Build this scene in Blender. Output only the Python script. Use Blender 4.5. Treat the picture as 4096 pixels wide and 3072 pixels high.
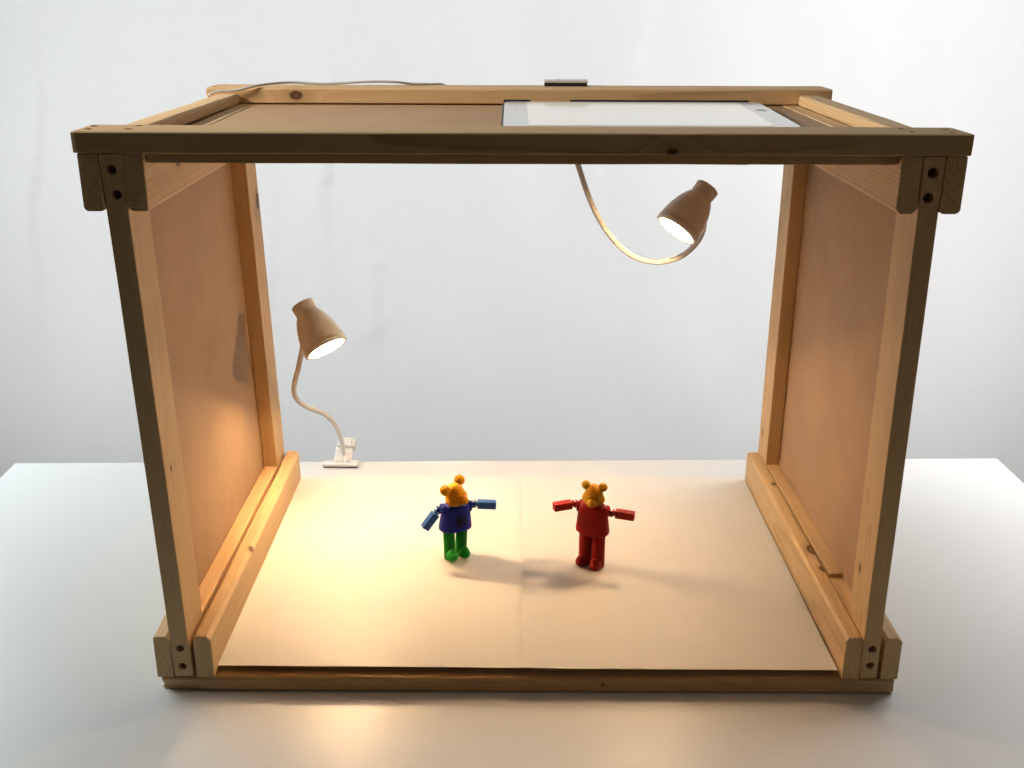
import bpy, bmesh, math, random
from mathutils import Vector, Matrix, noise
from math import radians, sin, cos, pi
random.seed(7)
for o in list(bpy.data.objects): bpy.data.objects.remove(o)
S = bpy.context.scene; C = S.collection

# ------------------------------------------------------------------ camera
cam = bpy.data.objects.new('camera', bpy.data.cameras.new('camera')); C.objects.link(cam)
R3 = Matrix(((0.99999477, -0.00313243, -0.00080638),
             (0.00032995, 0.34678619, -0.93794415),
             (0.00321769, 0.93793898, 0.34678541)))
cam.matrix_world = Matrix.Translation((-0.0094, -0.9637, 0.7339)) @ R3.to_4x4()
cam.data.sensor_width = 36; cam.data.lens = 4262.0/4096*36
cam.data.clip_start = 0.02; cam.data.clip_end = 50
S.camera = cam
# ------------------------------------------------------------------ world, exposure
W = bpy.data.worlds.new('World'); S.world = W; W.use_nodes = True
bg = W.node_tree.nodes['Background']; bg.inputs[0].default_value = (1.0, 0.84, 0.66, 1); bg.inputs[1].default_value = 0.009
S.view_settings.view_transform = 'Standard'; S.view_settings.look = 'None'
S.view_settings.gamma = 1; S.view_settings.use_curve_mapping = False
S.view_settings.exposure = 0.0
# ------------------------------------------------------------------ unseen area lights set up for backdrop, box and table
def area(name, loc, target, sx, sy, power, col, spread=180):
    l = bpy.data.lights.new(name, 'AREA'); l.shape = 'RECTANGLE'; l.size = sx; l.size_y = sy
    l.energy = power; l.color = col; l.spread = radians(spread)
    o = bpy.data.objects.new(name, l); C.objects.link(o); o.location = loc
    o.rotation_euler = (Vector(target)-Vector(loc)).to_track_quat('-Z', 'Y').to_euler()
    return o
area('backdrop_light', (-0.95, 1.00, 2.05), (-1.0, 2.1, 0.45), 1.6, 0.5, 7.5, (0.93, 0.98, 1.0), 105)  # unseen lights added to brighten the backdrop evenly, from above and both sides
area('backdrop_light', (1.0, 1.00, 2.05), (1.1, 2.1, 0.50), 1.6, 0.5, 9.5, (0.99, 0.99, 1.0), 105)
area('backdrop_light', (-3.0, 0.5, 0.1), (-0.2, 2.1, 0.00), 0.8, 1.8, 12.0, (0.95, 0.99, 1.0), 66)
area('backdrop_light', (3.0, 0.5, 0.2), (0.2, 2.1, 0.10), 0.8, 1.8, 13.5, (0.99, 0.985, 1.0), 66)
area('overhead_light', (-1.25, 0.10, 1.15), (0.3, 0.40, 0.60), 0.3, 0.12, 4.2, (1.0, 0.93, 0.84), 80)
area('overhead_light', (-0.2, 0.25, 1.95), (-0.1, 0.30, 0.0), 0.7, 0.3, 2.4, (1.0, 0.96, 0.90))
area('table_fill', (-1.45, 0.80, 0.85), (-0.90, 0.48, 0.0), 0.9, 0.7, 6.0, (0.86, 0.97, 1.0), 95)  # added downlights, out of view, brightening the table on either side of the box
area('table_fill', (1.40, 1.00, 0.85), (0.92, 0.75, 0.0), 0.9, 0.7, 5.4, (1.0, 0.99, 0.97), 80)
area('right_front_fill', (2.5, -1.0, 0.9), (0.5, 0.0, 0.4), 0.9, 0.9, 4.2, (1.0, 0.78, 0.52))  # unseen warm fill added for the right front wood faces

# ------------------------------------------------------------------ node helpers
class NT:
    def __init__(s, name):
        s.m = bpy.data.materials.new(name); s.m.use_nodes = True; s.t = s.m.node_tree
        s.b = s.t.nodes['Principled BSDF']
    def n(s, t, **k):
        x = s.t.nodes.new(t)
        for a, b in k.items(): setattr(x, a, b)
        return x
    def l(s, a, b): s.t.links.new(a, b)
    def put(s, inp, v):
        if hasattr(v, 'is_linked') or isinstance(v, bpy.types.NodeSocket): s.l(v, inp)
        else: inp.default_value = v
    def math(s, op, a, b=0.0, c=None, clamp=False):
        x = s.n('ShaderNodeMath', operation=op, use_clamp=clamp); s.put(x.inputs[0], a); s.put(x.inputs[1], b)
        if c is not None: s.put(x.inputs[2], c)
        return x.outputs[0]
    def noise(s, vec, scale, detail=2, rough=.5, dist=0):
        x = s.n('ShaderNodeTexNoise'); s.l(vec, x.inputs['Vector']); x.inputs['Scale'].default_value = scale
        x.inputs['Detail'].default_value = detail; x.inputs['Roughness'].default_value = rough; x.inputs['Distortion'].default_value = dist
        return x.outputs['Fac']
    def mapping(s, vec, loc=(0,0,0), sc=(1,1,1)):
        x = s.n('ShaderNodeMapping'); s.l(vec, x.inputs[0]); x.inputs['Location'].default_value = loc; x.inputs['Scale'].default_value = sc
        return x.outputs[0]
    def mix(s, fac, a, b, mode='MIX'):
        x = s.n('ShaderNodeMix', data_type='RGBA', blend_type=mode); s.put(x.inputs[0], fac); s.put(x.inputs[6], a); s.put(x.inputs[7], b)
        return x.outputs[2]
    def ss(s, v, lo, hi, a=0.0, b=1.0):
        x = s.n('ShaderNodeMapRange', interpolation_type='SMOOTHSTEP'); s.put(x.inputs[0], v)
        x.inputs[1].default_value = lo; x.inputs[2].default_value = hi; x.inputs[3].default_value = a; x.inputs[4].default_value = b
        return x.outputs[0]
    def bump(s, h, strength, dist):
        x = s.n('ShaderNodeBump'); s.l(h, x.inputs['Height']); x.inputs['Strength'].default_value = strength; x.inputs['Distance'].default_value = dist
        s.l(x.outputs[0], s.b.inputs['Normal'])

def rgb(r, g, b): return (r, g, b, 1)

def pine(seed, knots=(), tone=1.0, warm=0.0, spacing=0.0026, pith=None, contrast=1.0):
    """pine with growth rings round a pith line along local x; knots = (x,y,z,radius)"""
    m = NT('pine'); rnd = random.Random(seed)
    tc = m.n('ShaderNodeTexCoord').outputs['Object']
    if pith is None:
        a = rnd.uniform(0, 2*pi); d = rnd.uniform(.025, .055); pith = (d*cos(a), d*sin(a))
    sp = m.n('ShaderNodeSeparateXYZ'); m.l(tc, sp.inputs[0]); X, Y, Z = sp.outputs
    seedv = (rnd.uniform(0, 9), rnd.uniform(0, 9), rnd.uniform(0, 9))
    big = m.noise(m.mapping(tc, seedv, (2.2, 7, 7)), 1, 2, .5)
    fine = m.noise(m.mapping(tc, seedv, (9, 60, 60)), 1, 2, .5)
    dy = m.math('SUBTRACT', Y, pith[0]); dz = m.math('SUBTRACT', Z, pith[1])
    r = m.math('SQRT', m.math('ADD', m.math('MULTIPLY', dy, dy), m.math('MULTIPLY', dz, dz)))
    r = m.math('ADD', r, m.math('MULTIPLY', big, 0.020)); r = m.math('ADD', r, m.math('MULTIPLY', fine, 0.0016))
    r = m.math('ADD', r, m.math('MULTIPLY', X, rnd.uniform(-.006, .006)))
    kd = None
    for (kx, ky, kz, kr) in knots:
        a = m.math('DIVIDE', m.math('SUBTRACT', X, kx), kr*1.5); b = m.math('DIVIDE', m.math('SUBTRACT', Y, ky), kr); c = m.math('DIVIDE', m.math('SUBTRACT', Z, kz), kr)
        d2 = m.math('ADD', m.math('ADD', m.math('MULTIPLY', a, a), m.math('MULTIPLY', b, b)), m.math('MULTIPLY', c, c))
        d = m.math('SQRT', d2)
        r = m.math('ADD', r, m.math('MULTIPLY', m.math('POWER', 2.718, m.math('MULTIPLY', d2, -.16)), .006))
        kd = d if kd is None else m.math('MINIMUM', kd, d)
    fr = m.math('FRACT', m.math('DIVIDE', r, spacing))
    wn = m.n('ShaderNodeTexWhiteNoise', noise_dimensions='1D'); m.l(m.math('FLOOR', m.math('DIVIDE', r, spacing)), wn.inputs['W'])
    late = m.math('MULTIPLY', m.math('MULTIPLY', m.ss(fr, .25, .88), m.ss(fr, .90, 1.0, 1, 0)), m.ss(wn.outputs['Value'], 0, 1, .25, 1.15))
    var = m.noise(m.mapping(tc, seedv, (1.5, 30, 30)), 1, 2, .6)
    fib = m.noise(m.mapping(tc, seedv, (25, 900, 900)), 1, 3, .6)
    # light sapwood and darker latewood
    lt = rgb(.79*tone, (.555-.03*warm)*tone, (.295-.04*warm)*tone); dk = rgb(.53*tone, (.305-.02*warm)*tone, .125*tone)
    col = m.mix(m.math('MULTIPLY', late, m.ss(var, .3, .7, .30*contrast, .85*contrast)), lt, dk)
    col = m.mix(m.ss(var, .35, .75, 0, .30), col, rgb(.64*tone, .42*tone, .21*tone))
    col = m.mix(m.ss(fib, .35, .75, 0, .22), col, rgb(.50*tone, .34*tone, .19*tone))
    blot = m.noise(m.mapping(tc, seedv, (14, 40, 40)), 1, 3, .6)
    col = m.mix(m.ss(blot, .62, .78, 0, .22), col, rgb(.36*tone, .25*tone, .16*tone))
    if kd is not None:
        kn = m.math('FRACT', m.math('MULTIPLY', kd, 2.6))
        kc = m.mix(m.ss(kn, .3, .8), rgb(.30, .145, .06), rgb(.16, .07, .03))
        col = m.mix(m.ss(kd, 2.6, .9, 0, .45), col, rgb(.42, .24, .11))
        col = m.mix(m.ss(kd, 1.05, .8), col, kc)
        rim = m.math('MULTIPLY', m.ss(kd, .72, .85), m.ss(kd, 1.1, .92)); col = m.mix(m.math('MULTIPLY', rim, .75), col, rgb(.06, .03, .015))
    # dark fibre pores seen on sawn faces
    specks = m.noise(m.mapping(tc, seedv, (160, 900, 900)), 1, 2, .5)
    col = m.mix(m.ss(specks, .70, .80, 0, .4), col, rgb(.22, .13, .07))
    m.l(col, m.b.inputs['Base Color'])
    m.l(m.ss(fib, .3, .7, .52, .68), m.b.inputs['Roughness']); m.b.inputs['Specular IOR Level'].default_value = .25
    h = m.math('ADD', m.math('MULTIPLY', late, .5), m.math('MULTIPLY', fib, .8))
    m.bump(h, .35, .0006)
    return m.m

def hardboard(seed):
    m = NT('hardboard'); tc = m.n('ShaderNodeTexCoord').outputs['Object']
    v = m.mapping(tc, (seed, seed*2, seed*3))
    a = m.noise(v, 9, 4, .6); b = m.noise(v, 420, 3, .65); c = m.noise(m.mapping(v, (0,0,0), (1, 1, .25)), 230, 2, .6, 1.2)
    col = m.mix(m.ss(a, .3, .7), rgb(.47, .300, .170), rgb(.54, .355, .210))
    col = m.mix(m.ss(b, .4, .75, 0, .35), col, rgb(.31, .19, .11))
    col = m.mix(m.ss(c, .62, .72, 0, .35), col, rgb(.60, .42, .27))
    sp = m.noise(v, 75, 1, .4); col = m.mix(m.ss(sp, .80, .83, 0, .45), col, rgb(.13, .08, .05))
    m.l(col, m.b.inputs['Base Color']); m.l(m.ss(a, .3, .7, .60, .72), m.b.inputs['Roughness'])
    m.b.inputs['Specular IOR Level'].default_value = .2
    m.bump(b, .12, .0003); return m.m

def plain(name, col, rough=.5, spec=.5, var=.0, bump=0.0, bscale=300, metallic=0, sss=0, coat=0):
    m = NT(name); tc = m.n('ShaderNodeTexCoord').outputs['Object']
    n1 = m.noise(tc, 35, 3, .6)
    dark = rgb(*[c*(1-var) for c in col]); m.l(m.mix(m.ss(n1, .3, .7), dark, rgb(*col)), m.b.inputs['Base Color'])
    m.b.inputs['Roughness'].default_value = rough; m.b.inputs['Specular IOR Level'].default_value = spec
    m.b.inputs['Metallic'].default_value = metallic
    if sss: m.b.inputs['Subsurface Weight'].default_value = sss; m.b.inputs['Subsurface Scale'].default_value = .003
    if coat: m.b.inputs['Coat Weight'].default_value = coat
    if bump: m.bump(m.noise(tc, bscale, 3, .6), bump, .0005)
    return m.m

# ------------------------------------------------------------------ object helpers
def tag(o, label=None, cat=None, group=None, kind=None):
    for k, v in (('label', label), ('category', cat), ('group', group), ('kind', kind)):
        if v: o[k] = v
    return o
def empty(name, loc=(0,0,0)):
    o = bpy.data.objects.new(name, None); C.objects.link(o); o.location = loc; o.empty_display_size = .02
    return o
def link(name, me, mat, parent=None, M=None, smooth=False):
    o = bpy.data.objects.new(name, me); C.objects.link(o)
    if M is not None: o.matrix_world = M
    if parent is not None:
        bpy.context.view_layer.update()
        o.parent = parent; o.matrix_parent_inverse = world_of(parent).inverted()
    if mat is not None: me.materials.append(mat)
    if smooth:
        for p in me.polygons: p.use_smooth = True
    return o
def world_of(o):
    return o.matrix_world.copy()
def bm_obj(name, bm, mat, parent=None, M=None, smooth=False):
    bmesh.ops.recalc_face_normals(bm, faces=bm.faces)
    me = bpy.data.meshes.new(name); bm.to_mesh(me); bm.free()
    return link(name, me, mat, parent, M, smooth)

def profile(su, sv, ch):
    """polygon of a su x sv section; ch = chamfers/radii at (lo,lo),(hi,lo),(hi,hi),(lo,hi); negative = rounded"""
    pts = []
    cs = [((0,0),(0,1),(1,0)), ((su,0),(-1,0),(0,1)), ((su,sv),(0,-1),(-1,0)), ((0,sv),(1,0),(0,-1))]
    for (c, din, dout), r in zip(cs, ch):
        c = Vector(c); a = Vector(din); b = Vector(dout)
        if r > 0: pts += [c+a*r, c+b*r]
        elif r < 0:
            r = -r; k = 5
            for i in range(k+1):
                t = i/k*pi/2; pts.append(c + a*r*(1-sin(t)) + b*r*(1-cos(t)))
        else: pts.append(c)
    return pts

def lumber(name, parent, mat, A, B, axis, u, v, su, sv, ch=(.0008,)*4, seg=26, warp=.00035, holes=(), seed=0, endwarp=.0003, label=None, wane=None):
    """A,B = world positions of the (u-,v-) corner at both ends; axis/u/v = world unit axes"""
    A, B, axis, u, v = map(Vector, (A, B, axis, u, v))
    M = Matrix.Identity(4)
    for i in range(3): M[i][0], M[i][1], M[i][2], M[i][3] = axis[i], u[i], v[i], A[i]
    Mi = M.inverted(); b = Mi @ B; pts = profile(su, sv, ch)
    bm = bmesh.new(); rings = []; cu, cv = su/2, sv/2
    for i in range(seg+1):
        t = i/seg
        if i == 1: t = .004
        if i == seg-1: t = .996
        base = b*t; ring = []
        for j, q in enumerate(pts):
            n1 = noise.noise(Vector((t*6+seed*3.1, j*.25, seed)))*warp; n2 = noise.noise(Vector((t*6+seed*5.7, 7+j*.25, seed)))*warp
            if i in (0, seg): ex = noise.noise(Vector((q.x*400, q.y*400, seed+i)))*endwarp; shr = .0006
            else: ex = 0; shr = 0
            qx = q.x + n1 + (cu-q.x)/cu*shr*.6; qy = q.y + n2 + (cv-q.y)/cv*shr*.6
            if wane and t < wane[0]:
                f = (1-t/wane[0]); k = noise.noise(Vector((q.y*160, t*90, seed+3)))
                if q.x < su*.3: qx += wane[1]*f*max(0, .5+k*1.3)
            ring.append(bm.verts.new((base.x+ex, base.y+qx, base.z+qy)))
        rings.append(ring)
    n = len(pts)
    for i in range(seg):
        for j in range(n): bm.faces.new((rings[i][j], rings[i][(j+1)%n], rings[i+1][(j+1)%n], rings[i+1][j]))
    bm.faces.new(rings[0]); bm.faces.new(rings[-1])
    o = bm_obj(name, bm, mat, None, M)
    if holes:
        cb = bmesh.new()
        for (p, d, r, dep) in holes:
            p = Vector(p); d = Vector(d).normalized()
            Mh = Matrix.Translation(p + d*(dep/2-.001)) @ d.to_track_quat('Z', 'Y').to_matrix().to_4x4()
            g = bmesh.ops.create_cone(cb, cap_ends=True, segments=24, radius1=r, radius2=r*.93, depth=dep+.002, matrix=Mh)
            for vv in g['verts']: vv.co += Vector((random.uniform(-1,1), random.uniform(-1,1), random.uniform(-1,1)))*r*.05
        cme = bpy.data.meshes.new('cut'); cb.to_mesh(cme); cb.free(); co = bpy.data.objects.new('cut', cme); C.objects.link(co)
        md = o.modifiers.new('b', 'BOOLEAN'); md.operation = 'DIFFERENCE'; md.object = co; md.solver = 'EXACT'
        bpy.context.view_layer.update()
        dg = bpy.context.evaluated_depsgraph_get(); nm = bpy.data.meshes.new_from_object(o.evaluated_get(dg))
        o.modifiers.clear(); o.data = nm; bpy.data.objects.remove(co)
    bpy.context.view_layer.update()
    if parent:
        o.parent = parent; o.matrix_parent_inverse = world_of(parent).inverted()
    for (p, d, r, dep) in holes:
        p = Vector(p); d = Vector(d).normalized(); sb = bmesh.new()
        Mh = Matrix.Translation(p + d*(dep-.0012)) @ d.to_track_quat('Z', 'Y').to_matrix().to_4x4()
        bmesh.ops.create_cone(sb, cap_ends=True, segments=16, radius1=r*.72, radius2=r*.6, depth=.0018, matrix=Mh)
        s_ = bm_obj('screw', sb, MAT['screw']); bpy.context.view_layer.update()
        s_.parent = o; s_.matrix_parent_inverse = world_of(o).inverted()
    if label: o['label'] = label
    return o

def box_bm(bm, lo, hi, bev=0, M=None, seg=2):
    g = bmesh.ops.create_cube(bm, size=1); vs = g['verts']
    for v in vs: v.co = Vector([lo[i]+(v.co[i]+.5)*(hi[i]-lo[i]) for i in range(3)])
    if bev:
        es = list({e for v in vs for e in v.link_edges}); r = bmesh.ops.bevel(bm, geom=es, offset=bev, segments=seg, profile=.5, affect='EDGES')
        vs = list({v for f in r['faces'] for v in f.verts} | {v for v in vs if v.is_valid})
    if M is not None:
        vs2 = [v for v in vs if v.is_valid]; bmesh.ops.transform(bm, matrix=M, verts=vs2)
    return vs
def lathe(prof, seg=64, close_first=False, close_last=False):
    bm = bmesh.new(); rings = []
    for r, z in prof: rings.append([bm.verts.new((r*cos(2*pi*k/seg), r*sin(2*pi*k/seg), z)) for k in range(seg)])
    for a, b in zip(rings, rings[1:]):
        for k in range(seg): bm.faces.new((a[k], a[(k+1)%seg], b[(k+1)%seg], b[k]))
    if close_first: bm.faces.new(rings[0])
    if close_last: bm.faces.new(rings[-1])
    return bm
def catmull(P, n=10):
    P = [Vector(p) for p in P]; P = [P[0]*2-P[1]] + P + [P[-1]*2-P[-2]]; out = []
    for i in range(1, len(P)-2):
        for k in range(n):
            t = k/n; a, b, c, d = P[i-1:i+3]
            out.append(.5*((2*b)+(c-a)*t+(2*a-5*b+4*c-d)*t*t+(3*b-a-3*c+d)*t**3))
    out.append(P[-2]); return out
def tube_bm(path, r, seg=20, rf=None):
    bm = bmesh.new(); rings = []; T0 = None; N = None
    for i, p in enumerate(path):
        T = (path[min(i+1, len(path)-1)]-path[max(i-1, 0)]).normalized()
        if N is None: N = T.orthogonal().normalized()
        else: N = (N - T*N.dot(T)).normalized()
        Bn = T.cross(N); rr = rf(i/(len(path)-1)) if rf else r
        rings.append([bm.verts.new(p + N*rr*cos(2*pi*k/seg) + Bn*rr*sin(2*pi*k/seg)) for k in range(seg)])
    for a, b in zip(rings, rings[1:]):
        for k in range(seg): bm.faces.new((a[k], a[(k+1)%seg], b[(k+1)%seg], b[k]))
    bm.faces.new(rings[0]); bm.faces.new(rings[-1]); return bm
def blob(name, parts, mat, parent, M, voxel=.0007, smooth=6):
    """ellipsoids / matrices unioned into one smooth mesh by voxel remesh"""
    bm = bmesh.new()
    for (c, r, rot) in parts:
        Ml = Matrix.Translation(c) @ rot.to_4x4() @ Matrix.Diagonal((*r, 1)) if rot else Matrix.Translation(c) @ Matrix.Diagonal((*r, 1))
        bmesh.ops.create_uvsphere(bm, u_segments=32, v_segments=20, radius=1, matrix=Ml)
    me = bpy.data.meshes.new('t'); bm.to_mesh(me); bm.free(); o = bpy.data.objects.new('t', me); C.objects.link(o)
    md = o.modifiers.new('r', 'REMESH'); md.mode = 'VOXEL'; md.voxel_size = voxel
    ms = o.modifiers.new('s', 'SMOOTH'); ms.iterations = smooth; ms.factor = .5
    bpy.context.view_layer.update(); dg = bpy.context.evaluated_depsgraph_get()
    nm = bpy.data.meshes.new_from_object(o.evaluated_get(dg)); bpy.data.objects.remove(o); nm.name = name
    return link(name, nm, mat, parent, M, True)

MAT = {}
MAT['screw'] = plain('screw_metal', (.16, .14, .12), .4, metallic=.8)
MAT['white_plastic'] = plain('white_plastic', (.78, .77, .74), .38, .5, .02)
MAT['shade_plastic'] = plain('shade_plastic', (.86, .84, .80), .38, .4, .02, sss=0)
MAT['black_rubber'] = plain('black_rubber', (.02, .02, .02), .7, .3)
MAT['grey_cable'] = plain('grey_cable', (.58, .57, .56), .45)

# ------------------------------------------------------------------ setting: backdrop
def backdrop():
    bm = bmesh.new(); nx, nz = 420, 280; x0, x1, z0, z1 = -3.2, 3.2, -1.6, 2.6; G = []
    def crease(x, z, cx, cz, ang, ln, w, amp):
        dx, dz = x-cx, z-cz; a = dx*cos(ang)+dz*sin(ang); b = -dx*sin(ang)+dz*cos(ang)
        b += .010*sin(a*11)
        return amp*math.exp(-(a/ln)**2)*math.exp(-(b/w)**2)*(1 if b > 0 else .35)
    for j in range(nz+1):
        row = []
        for i in range(nx+1):
            x = x0+(x1-x0)*i/nx; z = z0+(z1-z0)*j/nz
            d = noise.noise(Vector((x*1.5, 3.1, z*.7)))*.030 + noise.noise(Vector((x*3.2+z*.8, 9.1, z*1.6)))*.012 + noise.noise(Vector((x*9, 4.4, z*4)))*.0018
            for c in ((-.52,.32,1.52,.30,.07,.014), (-.40,-.12,1.62,.20,.06,.010), (-.72,-.10,1.50,.18,.05,.008), (-.40,-.22,.7,.10,.05,.003),
                      (-.925,.16,1.52,.13,.006,.005), (-.43,.06,1.57,.10,.006,.0045), (.30,.45,1.3,.35,.09,.008), (-1.35,.25,1.4,.4,.10,.010), (.9,-.1,.9,.4,.10,.008)):
                d += crease(x, z, *c)
            row.append(bm.verts.new((x, 2.08-d, z)))
        G.append(row)
    for j in range(nz):
        for i in range(nx): bm.faces.new((G[j][i], G[j][i+1], G[j+1][i+1], G[j+1][i]))
    m = plain('backdrop_paper', (.80, .80, .79), .8, .2, .015)
    o = bm_obj('backdrop', bm, m, smooth=True); tag(o, 'crinkled white paper backdrop behind the table', 'backdrop', kind='structure')
    return o
backdrop()

# ------------------------------------------------------------------ table
m = NT('white_laminate'); tc = m.n('ShaderNodeTexCoord').outputs['Object']
n1 = m.noise(tc, 5, 3, .5); n2 = m.noise(tc, 900, 2, .5)
m.l(m.mix(m.ss(n1, .3, .7), rgb(.72, .72, .71), rgb(.73, .73, .72)), m.b.inputs['Base Color'])
sm = m.noise(m.mapping(tc, (0,0,0), (3, 9, 1)), 1, 4, .6)
m.l(m.ss(sm, .2, .8, .34, .39), m.b.inputs['Roughness']); m.b.inputs['Specular IOR Level'].default_value = .5
m.bump(n2, .05, .0002)
tb = empty('table', (0, .1, 0)); tag(tb, 'white laminate table with satin top carrying the wooden box', 'table')
bm = bmesh.new(); box_bm(bm, (-.8165, -.62, -.026), (.8165, .548, 0), .0012)
o = bm_obj('tabletop', bm, m.m, tb, Matrix.Translation((0, .1060, 0)) @ Matrix.Rotation(radians(1.1), 4, 'Z'))

# ------------------------------------------------------------------ wooden box
H = .5958; t = .0192; w = .0525; D = .4995
X, Y, Z = (1,0,0), (0,1,0), (0,0,1)
box = empty('wooden_box_frame', (0, .25, 0)); tag(box, 'open wooden box frame of pine battens with brown hardboard sides standing on the table', 'wooden frame')
bpy.context.view_layer.update()
dn = (0,0,-1)
def L(name, mat, A, B, axis, u, v, su, sv, ch=(.0008,)*4, **k): return lumber(name, box, mat, A, B, axis, u, v, su, sv, ch, **k)
# top beams lie flat across, front and back  (axis X, u=Y, v=Z)
hT = .0045
L('top_beam', pine(11, knots=((.535,-.006,.003,.007), ), tone=.80, contrast=1.0), (-.4015,0,H), (.4015,0,H), X, Y, Z, w, t, (.001,.001,.0012,.0012), seed=1, endwarp=.0012, wane=(.006,.0012),
  holes=[((-.3945,.040,H+t),dn,.0042,.006), ((-.392,.018,H+t),dn,.0042,.006), ((-.3543,.045,H+t),dn,.0042,.006), ((-.3563,.020,H+t),dn,.0042,.006),
         ((.390,.036,H+t),dn,.0042,.006), ((.388,.014,H+t),dn,.0042,.006), ((.3523,.043,H+t),dn,.0042,.006), ((.3531,.017,H+t),dn,.0042,.006)])
L('top_beam', pine(12, knots=((.115,-.007,.010,.009),), warm=.4), (-.4015,D-w,H+.0006), (.4015,D-w,H+.0006), X, Y, Z, w, t, (.001,.001,.001,-.003), seed=2,
  holes=[((-.386,D-.014,H+t),dn,.0042,.006), ((-.392,D-.037,H+t),dn,.0042,.006), ((-.35,D-.014,H+t),dn,.0042,.006), ((.386,D-.016,H+t),dn,.0042,.006), ((.35,D-.036,H+t),dn,.0042,.006)])
# upper rails front to back (axis Y, u=X, v=Z)
c4 = .0045
L('upper_rail', pine(21, contrast=.9), (-.3990,.0012,H-w), (-.3990,D-.001,H-w), Y, X, Z, t, w-.0004, (-c4,-c4,.0006,.0006), seed=3, endwarp=.0006)
L('upper_rail', pine(22, knots=((.10,t,.030,.004),), pith=(.010,.065), spacing=.0038, contrast=.8, warm=.2), (-.3588,.0008,H-w), (-.3588,D-.001,H-w), Y, X, Z, t, w-.0004, (c4,-.003,.0006,.0006), seed=4, endwarp=.0008)
L('upper_rail', pine(23, pith=(-.010,.06), spacing=.0042, contrast=.8, warm=.2), (.3400,.0008,H-w), (.3400,D-.001,H-w), Y, X, Z, t, w-.0004, (c4,c4,.0006,.0006), seed=5, endwarp=.0008)
L('upper_rail', pine(24, pith=(.045,.06), spacing=.0036), (.3803,.0012,H-w), (.3803,D-.001,H-w), Y, X, Z, t, w-.0004, (-c4,-c4,.0006,.0006), seed=6, endwarp=.0008)
# raised battens over the side frames between the two top beams
L('raised_batten', pine(25, spacing=.0030, contrast=.8), (-.3935,w+.001,H+.0004), (-.3855,D-w-.002,H+.0004), Y, X, Z, .0265, .0125, (.0005,.0005,-.004,-.004), seed=7)
L('raised_batten', pine(26, spacing=.0034, contrast=1.1), (.3615,w+.001,H+.0004), (.3585,D-w-.002,H+.0004), Y, X, Z, .0265, .0125, (.0005,.0005,-.004,-.004), seed=8)
# top panel and its carrying battens
TP = hardboard(3)
def slab(name, lo, hi, mat, label=None):
    bm = bmesh.new(); box_bm(bm, lo, hi, .0004, seg=1); c = Vector(((lo[0]+hi[0])/2, (lo[1]+hi[1])/2, (lo[2]+hi[2])/2))
    bmesh.ops.translate(bm, verts=bm.verts, vec=-c); o = bm_obj(name, bm, mat, box, Matrix.Translation(c))
    if label: o['label'] = label
    return o
slab('top_panel', (-.3395, .050, H-.0055), (.3395, D-.006, H-.0012), TP, 'brown hardboard panel closing the top of the box')
L('cross_batten', pine(27, tone=.75, contrast=.6), (-.3388,.0085,H-.0095), (.2060,.0085,H-.0095), X, Y, Z, .042, .0090, seed=9)
L('cross_batten', pine(28, tone=.8, contrast=.6), (.2058,.0086,H-.0094), (.3392,.0088,H-.0093), X, Y, Z, .042, .0088, seed=10)
L('cross_batten', pine(29, contrast=.6), (-.3388,D-.0125-.035,H-.0155), (.3388,D-.0125-.035,H-.0155), X, Y, Z, .034, .0098, seed=11)
# side frames: posts (axis Z)
yb = .0300; zb = .0205
def side(sgn):
    kn = dict(
      L=dict(f=((.25,.0205,.006,.0022),), b=((.44,.0205,.012,.008), (.43,.01,0,.007), (.04,.0205,.040,.004))),
      R=dict(f=((.425,.006,.002,.010), (.40,.012,0,.010), (.37,.016,0,.006), (.21,0,.03,.004), (.12,0,.032,.005), (.44,0,.02,.003)), b=((.41,.0,.020,.006), (.16,0,.03,.003), (.09,0,.03,.003), (.25,0,.03,.003))))['L' if sgn < 0 else 'R']
    if sgn < 0:
        xb, xt, pw = -.3803, -.3788, .0200
        hb = [((-.3704,yb-.0035,.0578),Y,.0046,.009), ((-.3707,yb-.0015,.0339),Y,.0046,.009)]; ht = [((-.3691,.001,.581),Y,.0046,.009), ((-.3674,.002,.5586),Y,.0046,.009)]
    else:
        xb, xt, pw = .3772, .3598, .0188
        hb = [((.3865,yb-.0035,.0592),Y,.0046,.009), ((.3869,yb-.0015,.0375),Y,.0046,.009)]; ht = [((.3695,.001,.5808),Y,.0050,.009), ((.3687,.002,.558),Y,.0050,.009)]
    L('front_post', pine(31+sgn, knots=kn['f'], tone=.95, warm=.1, spacing=.0022, contrast=.75), (xb,yb,zb), (xt,.0,H-.0006), Z, X, Y, pw, .0555, (.0006,)*4, seed=12+sgn, holes=hb+ht)
    xbb = xb + (.003 if sgn < 0 else -.006)
    L('back_post', pine(34+sgn, knots=kn['b'], warm=.5, spacing=.0024, contrast=.75), (xbb,.4865,zb), (xt-.001 if sgn < 0 else xt+.0005,.4455,H-.0006), Z, X, Y, pw, .0540, (.0006,)*4, seed=15+sgn)
    return xb, xt, pw, xbb
xb, xt, pw, xbb = side(-1)
L('lower_rail', pine(41, spacing=.0021, contrast=.9, warm=.3), (xb,.0865,.0205), (xbb,.4860,.0205), Y, X, Z, .0198, .0470, (.0006,.0006,-.002,.001), seed=20)
L('bottom_rail', pine(42, pith=(.05,-.01), spacing=.0032), (-.4006,yb,t), (-.4000,.530,t), Y, X, Z, t, w, (.0006,.0006,c4,.0015), seed=21, endwarp=.0008, wane=(.3,.0018))
L('bottom_rail', pine(43, knots=((.198,.0185,.0505,.0035),), pith=(-.02,.00), spacing=.0034, contrast=.6), (-.3562,yb,t), (-.3530,.530,t), Y, X, Z, .0195, w, (.0006,.0006,c4,c4*.7), seed=22, endwarp=.0006)
xb2, xt2, pw2, xbb2 = side(1)
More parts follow.
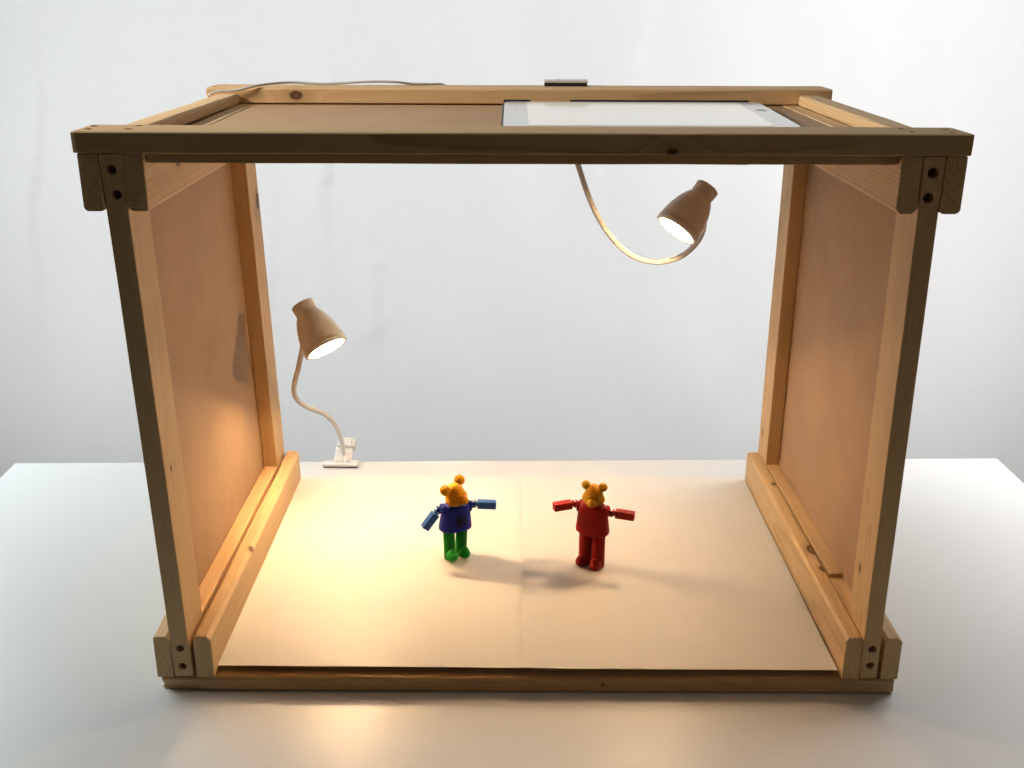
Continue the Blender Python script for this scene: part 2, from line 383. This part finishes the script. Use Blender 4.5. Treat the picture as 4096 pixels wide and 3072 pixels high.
L('lower_rail', pine(44, spacing=.0021, contrast=1.2, warm=.3), (xb2,.168,.0205), (xbb2,.4860,.0205), Y, X, Z, pw2, .0515, (.0006,.0006,.001,-.002), seed=23)
L('lower_rail', pine(45, spacing=.0021, contrast=.7, warm=.2), (xb2,.0865,.0205), (xb2-.001,.1672,.0205), Y, X, Z, pw2, .0465, (.0006,)*4, seed=24)
L('bottom_rail', pine(46, knots=((.388,.010,w,.0030), (.197,.016,w-.002,.0085), (.15,.015,w,.004)), pith=(.06,.02), spacing=.004, contrast=.7), (.3572,yb,t), (.3520,.530,t), Y, X, Z, .0195, w, (.0006,.0006,.003,c4*.7), seed=25, endwarp=.0006)
L('bottom_rail', pine(47, pith=(.03,-.02), spacing=.0034), (.4002,yb,t), (.3990,.530,t), Y, X, Z, t, w, (.0006,.0006,c4,c4*.7), seed=26, endwarp=.0010)
# hardboard sides, set in the outer face of each side frame
def side_panel(sgn, seed):
    if sgn < 0: a, b, off = -.3806, -.3791, -.0028
    else: a, b, off = .3772+.0188, .3598+.0188, .0002
    c = Vector((0, .25, .3)); bm = bmesh.new(); vs = {}
    z0, z1 = .0225, H-.004
    for ix, x0 in enumerate((0, .0026)):
        for (yy, zz) in ((.043, z0), (.533, z0), (.494, z1), (.012, z1)):
            xx = (a if zz == z0 else b) + off + x0
            if sgn > 0 and yy > .4: xx -= (.0056 if zz == z0 else 0)
            if sgn < 0 and yy > .4: xx += (.0028 if zz == z0 else 0)
            vs[(ix, yy, zz)] = bm.verts.new(Vector((xx, yy, zz))-c)
    k = list(vs.values()); A_, B_ = k[:4], k[4:]
    bm.faces.new(A_); bm.faces.new(B_)
    for i in range(4): bm.faces.new((A_[i], A_[(i+1)%4], B_[(i+1)%4], B_[i]))
    o = bm_obj('side_panel', bm, hardboard(seed), box, Matrix.Translation(c))
side_panel(-1, 5); side_panel(1, 8)
# beams on the table, under the rails
L('bottom_beam', pine(51, knots=((.49,0,.010,.0016),), tone=.9, warm=.2, contrast=.8), (-.3965,yb+.001,.0008), (.4165,yb-.0005,-.0002+.0008), X, Y, Z, w, t-.0012, (-.003,.001,.001,-.005), seed=27, endwarp=.002, wane=(.07,.0045))
L('bottom_beam', pine(52, tone=.9), (-.3985,.476,.0004), (.4165,.476,.0004), X, Y, Z, w, t-.0010, (.001,)*4, seed=28)
slab('floor_panel', (-.3360, .0475, t-.0004), (.3515, .5290, t+.0056), hardboard(9), 'thin hardboard floor under the paper sheets')

# ------------------------------------------------------------------ paper sheets on the floor
zp = t+.0060
def paper(name, x0f, x1f, x0b, x1b, yf0, yf1, ybk, z, label, curl):
    bm = bmesh.new(); nx, ny = 40, 50; top = []; bot = []
    c = Vector(((x0f+x1f)/2, .28, z))
    for j in range(ny+1):
        r1, r2 = [], []
        for i in range(nx+1):
            s, q = i/nx, j/ny; yf = yf0+(yf1-yf0)*s
            x = (x0f+(x1f-x0f)*s)*(1-q)+(x0b+(x1b-x0b)*s)*q; y = yf+(ybk-yf)*q
            zz = z + curl(x, y, s, q) 
            r1.append(bm.verts.new(Vector((x, y, zz+.00025))-c)); r2.append(bm.verts.new(Vector((x, y, zz))-c))
        top.append(r1); bot.append(r2)
    for j in range(ny):
        for i in range(nx):
            bm.faces.new((top[j][i], top[j][i+1], top[j+1][i+1], top[j+1][i])); bm.faces.new((bot[j][i], bot[j+1][i], bot[j+1][i+1], bot[j][i+1]))
    for G in ((0,0,1,0),):
        pass
    for i in range(nx):
        bm.faces.new((top[0][i], bot[0][i], bot[0][i+1], top[0][i+1])); bm.faces.new((top[ny][i], top[ny][i+1], bot[ny][i+1], bot[ny][i]))
    for j in range(ny):
        bm.faces.new((top[j][0], top[j+1][0], bot[j+1][0], bot[j][0])); bm.faces.new((top[j][nx], bot[j][nx], bot[j+1][nx], top[j+1][nx]))
    m = NT('drawing_paper'); tc = m.n('ShaderNodeTexCoord').outputs['Object']
    n = m.noise(tc, 12, 3, .5); f = m.noise(tc, 1500, 2, .5)
    m.l(m.mix(m.ss(n, .3, .7), rgb(.765, .745, .71), rgb(.79, .77, .735)), m.b.inputs['Base Color'])
    m.b.inputs['Roughness'].default_value = .48; m.b.inputs['Specular IOR Level'].default_value = .42; m.bump(f, .08, .0002)
    o = bm_obj(name, bm, m.m, None, Matrix.Translation(c), False)
    return tag(o, label, 'paper', 'paper sheets covering the box floor')
paper('paper_sheet', -.3362, .0120, -.3332, .0130, .0435, .0405, .5355, zp, 'white paper sheet on the box floor under the figure with green legs',
      lambda x, y, s, q: 0)
paper('paper_sheet', .0042, .3545, .0059, .3510, .0385, .0365, .5365, zp+.0008, 'white paper sheet on the box floor under the red bear figure, overlapping its neighbour',
      lambda x, y, s, q: .0013*math.exp(-s*26))

# ------------------------------------------------------------------ clip lamps
def lamp_material(strength):
    m = NT('lamp_diffuser'); m.b.inputs['Base Color'].default_value = rgb(.9, .85, .75)
    m.b.inputs['Emission Color'].default_value = rgb(1.0, .66, .345); tc = m.n('ShaderNodeTexCoord').outputs['Object']; sp = m.n('ShaderNodeSeparateXYZ'); m.l(tc, sp.inputs[0])
    rr = m.math('SQRT', m.math('ADD', m.math('MULTIPLY', sp.outputs[0], sp.outputs[0]), m.math('MULTIPLY', sp.outputs[1], sp.outputs[1])))
    m.l(m.ss(rr, .0285, .0190, 1.6, strength*1.42), m.b.inputs['Emission Strength'])
    return m.m

def shade(root, P, d, strength, k=.90):
    """P = centre of the mouth, d = pointing direction"""
    d = Vector(d).normalized(); M = Matrix.Translation(P) @ (-d).to_track_quat('Z', 'Y').to_matrix().to_4x4() @ Matrix.Diagonal((k, k, k*.89, 1))
    ro = [(.0335,0),(.0343,.0006),(.0344,.0080),(.0337,.0084),(.0332,.016),(.0322,.025),(.0306,.034),(.0284,.043),(.0256,.052),(.0224,.060),(.0196,.0655),(.0180,.0672),(.0172,.0676),(.0175,.076),(.0180,.0850),(.0177,.0872),(.0166,.0882),(.0002,.0888)]
    ri = [(.0002,.0860),(.0160,.085),(.0160,.066),(.024,.052),(.0300,.030),(.0312,.010),(.0316,.0008),(.0335,0)]
    bm = lathe(ro+ri, 72); s = bm_obj('lamp_shade', bm, MAT['shade_plastic'], root, M, True)
    bm = lathe([(.0002,.0006),(.0276,.0006),(.0287,.0009),(.0287,.0038),(.0002,.0038)], 64)
    dd = bm_obj('diffuser', bm, lamp_material(strength), s, M)
    bm = lathe([(.0288,.0030),(.0288,.0001),(.0292,-.0006),(.0331,-.0006),(.0337,.0000),(.0337,.0012),(.0319,.0030),(.0288,.0030)], 64); bm_obj('rim', bm, MAT['white_plastic'], s, M, True)
    return M
def clip(root, M, down=False):
    """jaw pad along local x, body rising to +y"""
    bm = bmesh.new()
    box_bm(bm, (-.0292, -.0085, .0016), (.0292, .0085, .0068), .0018, seg=3)
    j = bm_obj('clip_jaw', bm, MAT['white_plastic'], root, M, False)
    for p in j.data.polygons: p.use_smooth = p.area < 2e-5
    bm = bmesh.new(); box_bm(bm, (-.0280, -.0080, 0), (.0280, .0080, .0016), .0005, seg=1); bm_obj('clip_pad', bm, MAT['black_rubber'], j, M)
    T = Matrix.Translation((.003, .004, .0050)) @ Matrix.Rotation(radians(21), 4, 'X')
    bm = bmesh.new(); box_bm(bm, (-.0155, -.003, -.0035), (.0135, .034, .0035), .0014, M=T, seg=2)
    box_bm(bm, (-.0150, .030, -.0030), (.0150, .050, .0085), .0014, M=Matrix.Translation((.002,0,0))@T, seg=2)
    b = bm_obj('clip_body', bm, MAT['white_plastic'], root, M)
    for k in (-1, 0, 1):
        bm = bmesh.new(); path = [T @ Vector((k*.0085-.001, y, .0036+.0006)) for y in (-.004, .000, .004, .008)]
        bm2 = tube_bm(path, .0013, 10); bm_obj('grip_rib', bm2, MAT['white_plastic'], b, M, True); bm.free()
    for k in range(3):
        bm = bmesh.new(); bmesh.ops.create_uvsphere(bm, u_segments=12, v_segments=8, radius=.0009, matrix=T @ Matrix.Translation((.0105, .035+k*.0045, .0086)))
        bm_obj('indicator_dot', bm, MAT['screw'], b, M, True)
    # opposing jaw under the edge
    return T
def neck(root, pts, r=.0041):
    path = catmull(pts, 9)
    def rf(s):
        i = s*(len(path)-1)
        return r*(1.0 + .035*sin(i*1.9)) if .0 < s < 1 else r
    return bm_obj('flexible_neck', tube_bm(path, r, 20), MAT['white_plastic'], root, None, True)

# standing lamp, clipped on the table edge behind the paper
l1 = empty('clip_lamp', (-.288, .632, 0)); tag(l1, 'lit white gooseneck clip lamp standing on the back table edge', 'lamp', 'warm clip lamps lighting the box')
bpy.context.view_layer.update()
P1 = Vector((-.2591, .4034, .2786)); d1 = Vector((.50, -.42, -.78)).normalized()
shade(l1, P1, d1, 275)
clip(l1, Matrix.Translation((-.2880, .6300, .0004)))
bm = bmesh.new(); box_bm(bm, (-.309, .628, -.0345), (-.267, .668, -.0275), .002); box_bm(bm, (-.300, .659, -.030), (-.276, .672, .018), .002); bm_obj('lower_jaw', bm, MAT['white_plastic'], l1)
neck(l1, [(-0.2855,0.6480,0.0120), (-0.2864,0.6430,0.0277), (-0.2861,0.6320,0.0480), (-0.2881,0.6160,0.0715), (-0.2928,0.5980,0.0940), (-0.3006,0.5800,0.1123), (-0.3108,0.5620,0.1257), (-0.3218,0.5430,0.1398), (-0.3294,0.5250,0.1569), (-0.3300,0.5080,0.1773), (-0.3244,0.4940,0.1982), (-0.3159,0.4800,0.2206), (-0.3085,0.4670,0.2422), (-0.3020,0.4550,0.2625), (-0.2960,0.4440,0.2800)], .0039)
# hanging lamp, clipped on the back top beam
l2 = empty('clip_lamp', (.061, .485, H+t)); tag(l2, 'lit white gooseneck clip lamp hanging from the back top beam at the right', 'lamp', 'warm clip lamps lighting the box')
bpy.context.view_layer.update()
P2 = Vector((.2047, .4057, .4416)); d2 = Vector((-.574, -.318, -.715)).normalized()
shade(l2, P2, d2, 215)
M2 = Matrix.Translation((.0611, .4900, H+t+.0007))
bm = bmesh.new(); box_bm(bm, (-.0290, -.0085, .0042), (.0290, .0085, .0078), .0012, seg=2); j = bm_obj('clip_jaw', bm, MAT['white_plastic'], l2, M2)
bm = bmesh.new(); box_bm(bm, (-.0280, -.0085, 0), (.0280, .0085, .0042), .0006, seg=1); bm_obj('clip_pad', bm, MAT['black_rubber'], j, M2)
for k in (-1, 0, 1): bm_obj('grip_rib', tube_bm([Vector((k*.0088-.001, y, .0079)) for y in (-.006, -.002, .002, .006)], .0012, 10), MAT['white_plastic'], j, M2, True)
bm = bmesh.new(); box_bm(bm, (.042, .490, H-.0095), (.080, .512, H-.0025), .002); box_bm(bm, (.049, .5015, H-.006), (.073, .509, H+t+.006), .002); bm_obj('lower_jaw', bm, MAT['white_plastic'], l2)
neck(l2, [(.0640,.5060,H-.006), (.0690,.507,.558), (0.0767,0.5085,0.5248), (0.0851,0.5120,0.4988), (0.0938,0.5140,0.4745), (0.1043,0.5150,0.4500), (0.1160,0.5140,0.4291), (0.1294,0.5110,0.4103), (0.1465,0.5070,0.3934), (0.1658,0.5020,0.3821), (0.1879,0.4950,0.3778), (0.2078,0.4880,0.3806), (0.2253,0.4800,0.3893), (0.2387,0.4720,0.4035), (0.2467,0.4640,0.4193), (0.2493,0.4560,0.4364), (0.2440,0.4460,0.4540), (.236,.436,.468)], .0039)

# ------------------------------------------------------------------ tablet
tl = empty('tablet', (.142, .30, H)); tag(tl, 'white bezelled tablet in a thin black case lying on the top panel of the box', 'tablet')
bpy.context.view_layer.update()
MT = Matrix.Translation((.1385, .287, H+.0036)) @ Matrix.Rotation(radians(1.2), 4, 'X')
def rslab(w_, h_, z0, z1, r, bev=.0004):
    bm = bmesh.new(); pts = []
    for (sx, sy, a0) in ((1,1,0), (-1,1,90), (-1,-1,180), (1,-1,270)):
        for k in range(9):
            a = radians(a0+k*90/8); pts.append((sx*(w_/2-r)+r*cos(a), sy*(h_/2-r)+r*sin(a)))
    a = [bm.verts.new((x, y, z0)) for x, y in pts]; b = [bm.verts.new((x, y, z1-bev)) for x, y in pts]; c = [bm.verts.new((x*(1-2*bev/w_), y*(1-2*bev/h_), z1)) for x, y in pts]
    n = len(pts)
    for p, q in ((a, b), (b, c)):
        for i in range(n): bm.faces.new((p[i], p[(i+1)%n], q[(i+1)%n], q[i]))
    bm.faces.new(a); bm.faces.new(c); return bm
bez = plain('bezel_glass', (.62, .64, .66), .12, .5); case = plain('black_case', (.018, .018, .02), .5)
o = bm_obj('case', rslab(.3190, .2250, -.0058, .0018, .012), case, tl, MT)
bm_obj('body', rslab(.3145, .2205, -.0030, .0028, .011), bez, tl, MT)
sc = NT('tablet_screen'); sc.b.inputs['Base Color'].default_value = rgb(.72, .71, .66); sc.b.inputs['Roughness'].default_value = .10
sc.b.inputs['Emission Color'].default_value = rgb(1, .98, .90); sc.b.inputs['Emission Strength'].default_value = .12
bm_obj('screen', rslab(.2600, .2010, .0024, .0031, .001, .0001), sc.m, tl, MT)
bm_obj('home_button', lathe([(.0064,.0029),(.0064,.0032),(.0058,.0032),(.0058,.0029)], 40), plain('button_ring', (.2, .2, .21), .3), tl, MT @ Matrix.Translation((.1440, .030, 0)))
bm = bmesh.new(); box_bm(bm, (-.1455, .025, .0028), (-.1435, .0265, .0031)); bm_obj('camera_dot', bm, MAT['white_plastic'], tl, MT)
for (x0, x1) in ((-.1585, -.125), (-.076, .146)):
    bm = bmesh.new(); box_bm(bm, (x0, .1108, -.002), (x1, .1138, .0046), .0008); bm_obj('case_lip', bm, case, tl, MT)

# ------------------------------------------------------------------ cable
cp = [(-.4060,.428,.560), (-.4030,.434,.588), (-.3985,.438,.603), (-.3880,.440,.6108), (-.3635,.4415,.6125), (-.3430,.4440,.6168), (-.3250,.4530,.6195), (-.2950,.470,.6205), (-.2530,.473,.6185), (-.1970,.476,.6212), (-.1615,.480,.6205), (-.1420,.487,.6178), (-.120,.494,.6168), (-.10,.5015,.6150), (-.09,.506,.600), (-.085,.508,.560)]
o = bm_obj('power_cable', tube_bm(catmull(cp, 8), .0016, 10), MAT['grey_cable'], None, None, True); tag(o, 'thin grey power cable draped over the left end of the back top beam', 'cable')

# ------------------------------------------------------------------ toy bear figures
def superell(a, b, n, k, N):
    t_ = 2*pi*k/N; c, s = cos(t_), sin(t_)
    return (a*math.copysign(abs(c)**(2/n), c), b*math.copysign(abs(s)**(2/n), s))
TOR = [(0,.60),(.0,.93),(.022,.985),(.06,1.0),(.14,.995),(.5,.915),(.80,.845),(.90,.80),(.96,.70),(.992,.45),(1.0,.15)]
def half(zf):
    for (z0, s0), (z1, s1) in zip(TOR[1:], TOR[2:]):
        if z0 <= zf <= z1: return s0+(s1-s0)*(zf-z0)/(z1-z0)
    return 1
def torso_bm(W_, Dp, Ht):
    bm = bmesh.new(); N = 64; rings = []
    for zf, s in TOR:
        rings.append([bm.verts.new((*superell(W_/2*s, Dp/2*(s*.75+.25), 2.7, k, N), zf*Ht)) for k in range(N)])
    for a, b in zip(rings, rings[1:]):
        for k in range(N): bm.faces.new((a[k], a[(k+1)%N], b[(k+1)%N], b[k]))
    bm.faces.new(rings[0]); bm.faces.new(rings[-1]); return bm
def front_y(x, zf, W_, Dp):
    s = half(zf); a, b = W_/2*s, Dp/2*(s*.75+.25)
    return -b*max(0, 1-(abs(x)/a)**2.7)**(1/2.7)
def plastic(name, col, sss=.05): return plain(name, col, .50, .22, .06, .10, 500, sss=sss)

def figure(label, loc, yaw, body_c, arm_c, leg_c, head_c, leg_len, tor_h, legs, arms, head_yaw, head_roll, head_pitch, head_s, motif, tilt=0, leg_r=.0077, sep=.0192, ear=(.0110, .0058), head_dx=0):
    root = empty('toy_figure', loc); tag(root, label, 'toy figure', 'bear headed toy figures')
    root.rotation_euler = (0, 0, 0); bpy.context.view_layer.update()
    F = Matrix.Translation(loc) @ Matrix.Rotation(radians(yaw), 4, 'Z') @ Matrix.Rotation(radians(tilt), 4, 'Y')
    Wd, Dp = .0445, .027
    MB, MA, ML, MH = plastic('body_plastic', body_c), plastic('arm_plastic', arm_c, .0), plastic('leg_plastic', leg_c), plastic('head_plastic', head_c, .2)
    # legs: tube and egg shaped foot in one piece
    for k, sw, extra in legs:
        Lm = F @ Matrix.Translation((k*sep/2, 0, leg_len)) @ Matrix.Rotation(radians(-sw), 4, 'X')
        pr = [(.0002,.004),(leg_r,.004),(leg_r,-leg_len*.5),(leg_r,-leg_len+.0016),(leg_r-.0008,-leg_len+.0003),(.0002,-leg_len)]
        lg = bm_obj('leg', lathe([(r, z) for r, z in pr], 40), ML, root, Lm, True)
        for p in lg.data.polygons: p.use_smooth = abs(p.normal.z) < .5
        fy = -.0092
        f = blob('foot', [((k*.0008, fy, -leg_len+.0068), (.0074, .0100, .0070), None), ((k*.0008, fy-.0008, -leg_len+.0090), (.0058, .0070, .0072), None), ((k*.0008, fy+.001, -leg_len+.0046), (.0070, .0092, .0044), None)], ML, lg, Lm, .0006, 4)
    # body
    Tm = F @ Matrix.Translation((0, 0, leg_len-.0015))
    b = bm_obj('torso', torso_bm(Wd, Dp, tor_h), MB, root, Tm, True)
    for p in b.data.polygons: p.use_smooth = p.center.z > .0006
    shz = tor_h*.86
    for s in (-1, 1):
        bm = bmesh.new(); box_bm(bm, (s*.0182-.0032, -.0068, shz-.0085), (s*.0182+.0032, .0068, shz+.0052), .0022, seg=3)
        bm_obj('shoulder', bm, MB, b, Tm, True)
    if motif == 'snowflake':
        cx, cz, R_ = .0015, tor_h*.42, .0098; dm = plain('snowflake_ink', (.003, .004, .018), .5, .25); bm = bmesh.new()
        def stroke(p0, p1, wd):
            p0, p1 = Vector(p0), Vector(p1); n = 10; d = (p1-p0).normalized(); nn = Vector((-d.y, d.x)); prev = None
            for i in range(n+1):
                p = p0.lerp(p1, i/n); wv = wd*(1+.35*noise.noise(Vector((p.x*900, p.y*900, 1)))); row = []
                for e, lift in ((-1, -.0004), (-.6, .00045), (.6, .00045), (1, -.0004)):
                    q = p+nn*wv*e; row.append(bm.verts.new((q.x, front_y(q.x, q.y/tor_h, Wd, Dp)-lift, q.y)))
                if prev:
                    for a in range(3): bm.faces.new((prev[a], prev[a+1], row[a+1], row[a]))
                prev = row
        for k in range(8):
            a = radians(45*k+90); u = Vector((cos(a), sin(a))); o_ = Vector((cx, cz)); stroke(o_, o_+u*R_*(1 if k % 2 == 0 else .92), .00085)
            for fr, ln in ((.48, .30), (.74, .24)):
                for e in (-1, 1):
                    a2 = a+e*radians(48); stroke(o_+u*R_*fr, o_+u*R_*fr+Vector((cos(a2), sin(a2)))*R_*ln, .0006)
        bm_obj('snowflake', bm, dm, b, Tm, False)['label'] = 'black snowflake relief on the blue torso'
    else:
        for zf in (.57, .26):
            bm = bmesh.new(); y = front_y(0, zf, Wd, Dp)
            bmesh.ops.create_uvsphere(bm, u_segments=20, v_segments=12, radius=1, matrix=Matrix.Translation((0, y-.0002, zf*tor_h)) @ Matrix.Diagonal((.0013, .0010, .0026, 1)))
            bm_obj('button', bm, MB, b, Tm, True)
        for s in (-1, 1):   # collar points
            bm = bmesh.new(); y = front_y(s*.005, .84, Wd, Dp)
            v = [bm.verts.new(q) for q in ((s*.0010, y-.0004, tor_h*.92), (s*.0100, y-.0001, tor_h*.91), (s*.0052, y-.0010, tor_h*.74), (s*.0010, y+.004, tor_h*.92), (s*.0100, y+.004, tor_h*.91), (s*.0052, y+.004, tor_h*.74))]
            bm.faces.new(v[:3]); bm.faces.new(v[3:])
            for i in range(3): bm.faces.new((v[i], v[(i+1)%3], v[(i+1)%3+3], v[i+3]))
            bm_obj('collar', bm, MB, b, Tm)
    # arms: peg on the torso, open ring, square arm block
    for s, dv in arms:
        S0 = Tm @ Vector((s*.0205, 0, shz-.001)); dv = Vector(dv).normalized()
        out = (Tm.to_3x3() @ Vector((s, 0, 0))).normalized()
        S1 = S0 + out*.0052
        bm = tube_bm([S0 - out*.001, S0+out*.0020, S1], .0017, 14); pg = bm_obj('shoulder_peg', bm, MB, b, None, True)
        bm = bmesh.new(); bmesh.ops.create_uvsphere(bm, u_segments=18, v_segments=12, radius=.0025, matrix=Matrix.Translation(S1)); bm_obj('peg_ball', bm, MB, pg, None, True)
        up = Vector((0, 0, 1)); side_ = dv.cross(up).normalized(); upv = side_.cross(dv).normalized()
        # ring
        rm = bmesh.new(); rr = .0038; prev = None; n = 20
        for i in range(n+1):
            a = radians(-250+i*(320/n)) ; c_ = dv*(-cos(a))*-1*rr*cos(0) ; c_ = S1 + dv*(rr*cos(a)) + upv*(rr*sin(a)); rad = (dv*cos(a)+upv*sin(a))
            row = [rm.verts.new(c_+rad*.0009+side_*.0030), rm.verts.new(c_+rad*.0009-side_*.0030), rm.verts.new(c_-rad*.0009-side_*.0030), rm.verts.new(c_-rad*.0009+side_*.0030)]
            if prev:
                for q in range(4): rm.faces.new((prev[q], prev[(q+1)%4], row[(q+1)%4], row[q]))
            else: rm.faces.new(row)
            prev = row
        rm.faces.new(prev)
        bs = S1 + dv*(rr+.0018)
        Am = Matrix.Identity(4)
        for i in range(3): Am[i][0], Am[i][1], Am[i][2], Am[i][3] = dv[i], side_[i], upv[i], bs[i]
        am = bmesh.new(); box_bm(am, (0, -.0050, -.0049), (.0242, .0050, .0049), .0003, seg=1); box_bm(am, (-.0028, -.0026, -.0026), (.0008, .0026, .0026), .0003, seg=1)
        ao = bm_obj('arm', am, MA, root, Am); bm_obj('arm_ring', rm, MA, ao)
    # head
    Hm = Matrix.Translation((head_dx, 0, 0)) @ Tm @ Matrix.Translation((0, -.0010, tor_h-.0015)) @ Matrix.Rotation(radians(head_yaw), 4, 'Z') @ Matrix.Rotation(radians(head_roll), 4, 'Y') @ Matrix.Rotation(radians(head_pitch), 4, 'X') @ Matrix.Scale(head_s, 4)
    h = blob('head', [((0, .0012, .0175), (.0116, .0112, .0112), None), ((0, .0004, .0092), (.0150, .0122, .0092), None), ((0, .0008, .0135), (.0132, .0120, .0085), None),
                      ((0, -.0105, .0080), (.0066, .0070, .0052), None), ((0, -.0085, .0112), (.0045, .0068, .0040), None)], MH, root, Hm, .0006, 12)
    bm = bmesh.new(); bmesh.ops.create_uvsphere(bm, u_segments=16, v_segments=10, radius=1, matrix=Matrix.Translation((0, -.0160, .0106)) @ Matrix.Diagonal((.0018, .0012, .0010, 1))); bm_obj('nose', bm, MH, h, Hm, True)
    for s in (-1, 1):
        bm = bmesh.new(); bmesh.ops.create_uvsphere(bm, u_segments=32, v_segments=20, radius=ear[1], matrix=Matrix.Translation((s*ear[0], .0020, .0266))); bm_obj('ear', bm, MH, h, Hm, True)
        bm = bmesh.new(); bmesh.ops.create_uvsphere(bm, u_segments=16, v_segments=10, radius=1, matrix=Matrix.Translation((s*.0038, -.0104, .0160)) @ Matrix.Diagonal((.0010, .0012, .0014, 1))); bm_obj('eye', bm, MH, h, Hm, True)
    bm = tube_bm([Vector((x, -.0166+abs(x)*.35, .0060-.0006*(1-abs(x)/.0016))) for x in (-.0018, -.0009, 0, .0009, .0018)], .00035, 8); bm_obj('mouth', bm, MH, h, Hm, True)
    return root

zf_ = zp+.0003
figure('toy bear figure with blue torso, black snowflake, green legs and yellow head, one foot raised', (-.0848, .2915, zf_), 28, (.008, .018, .30), (.040, .145, .50), (.012, .33, .024), (.95, .42, .012),
       .0420, .0370, [(-1, 11, 0), (1, 0, 0)], [(-1, (-.60, -.22, -.78)), (1, (1, .12, -.10))], 22, -14, -6, 1.08, 'snowflake', tilt=3.0, ear=(.0128, .0066), head_dx=.0025)
figure('toy bear figure with all red torso, arms and legs and yellow head', (.0967, .2680, zf_+.0008), -30, (.42, .012, .006), (.58, .030, .016), (.38, .011, .006), (.88, .42, .020),
       .0495, .0410, [(-1, 0, 0), (1, 0, 0)], [(-1, (-.93, -.30, -.02)), (1, (.95, -.28, -.02))], 16, 3, 4, 1.0, 'buttons', leg_r=.0086, sep=.0186)
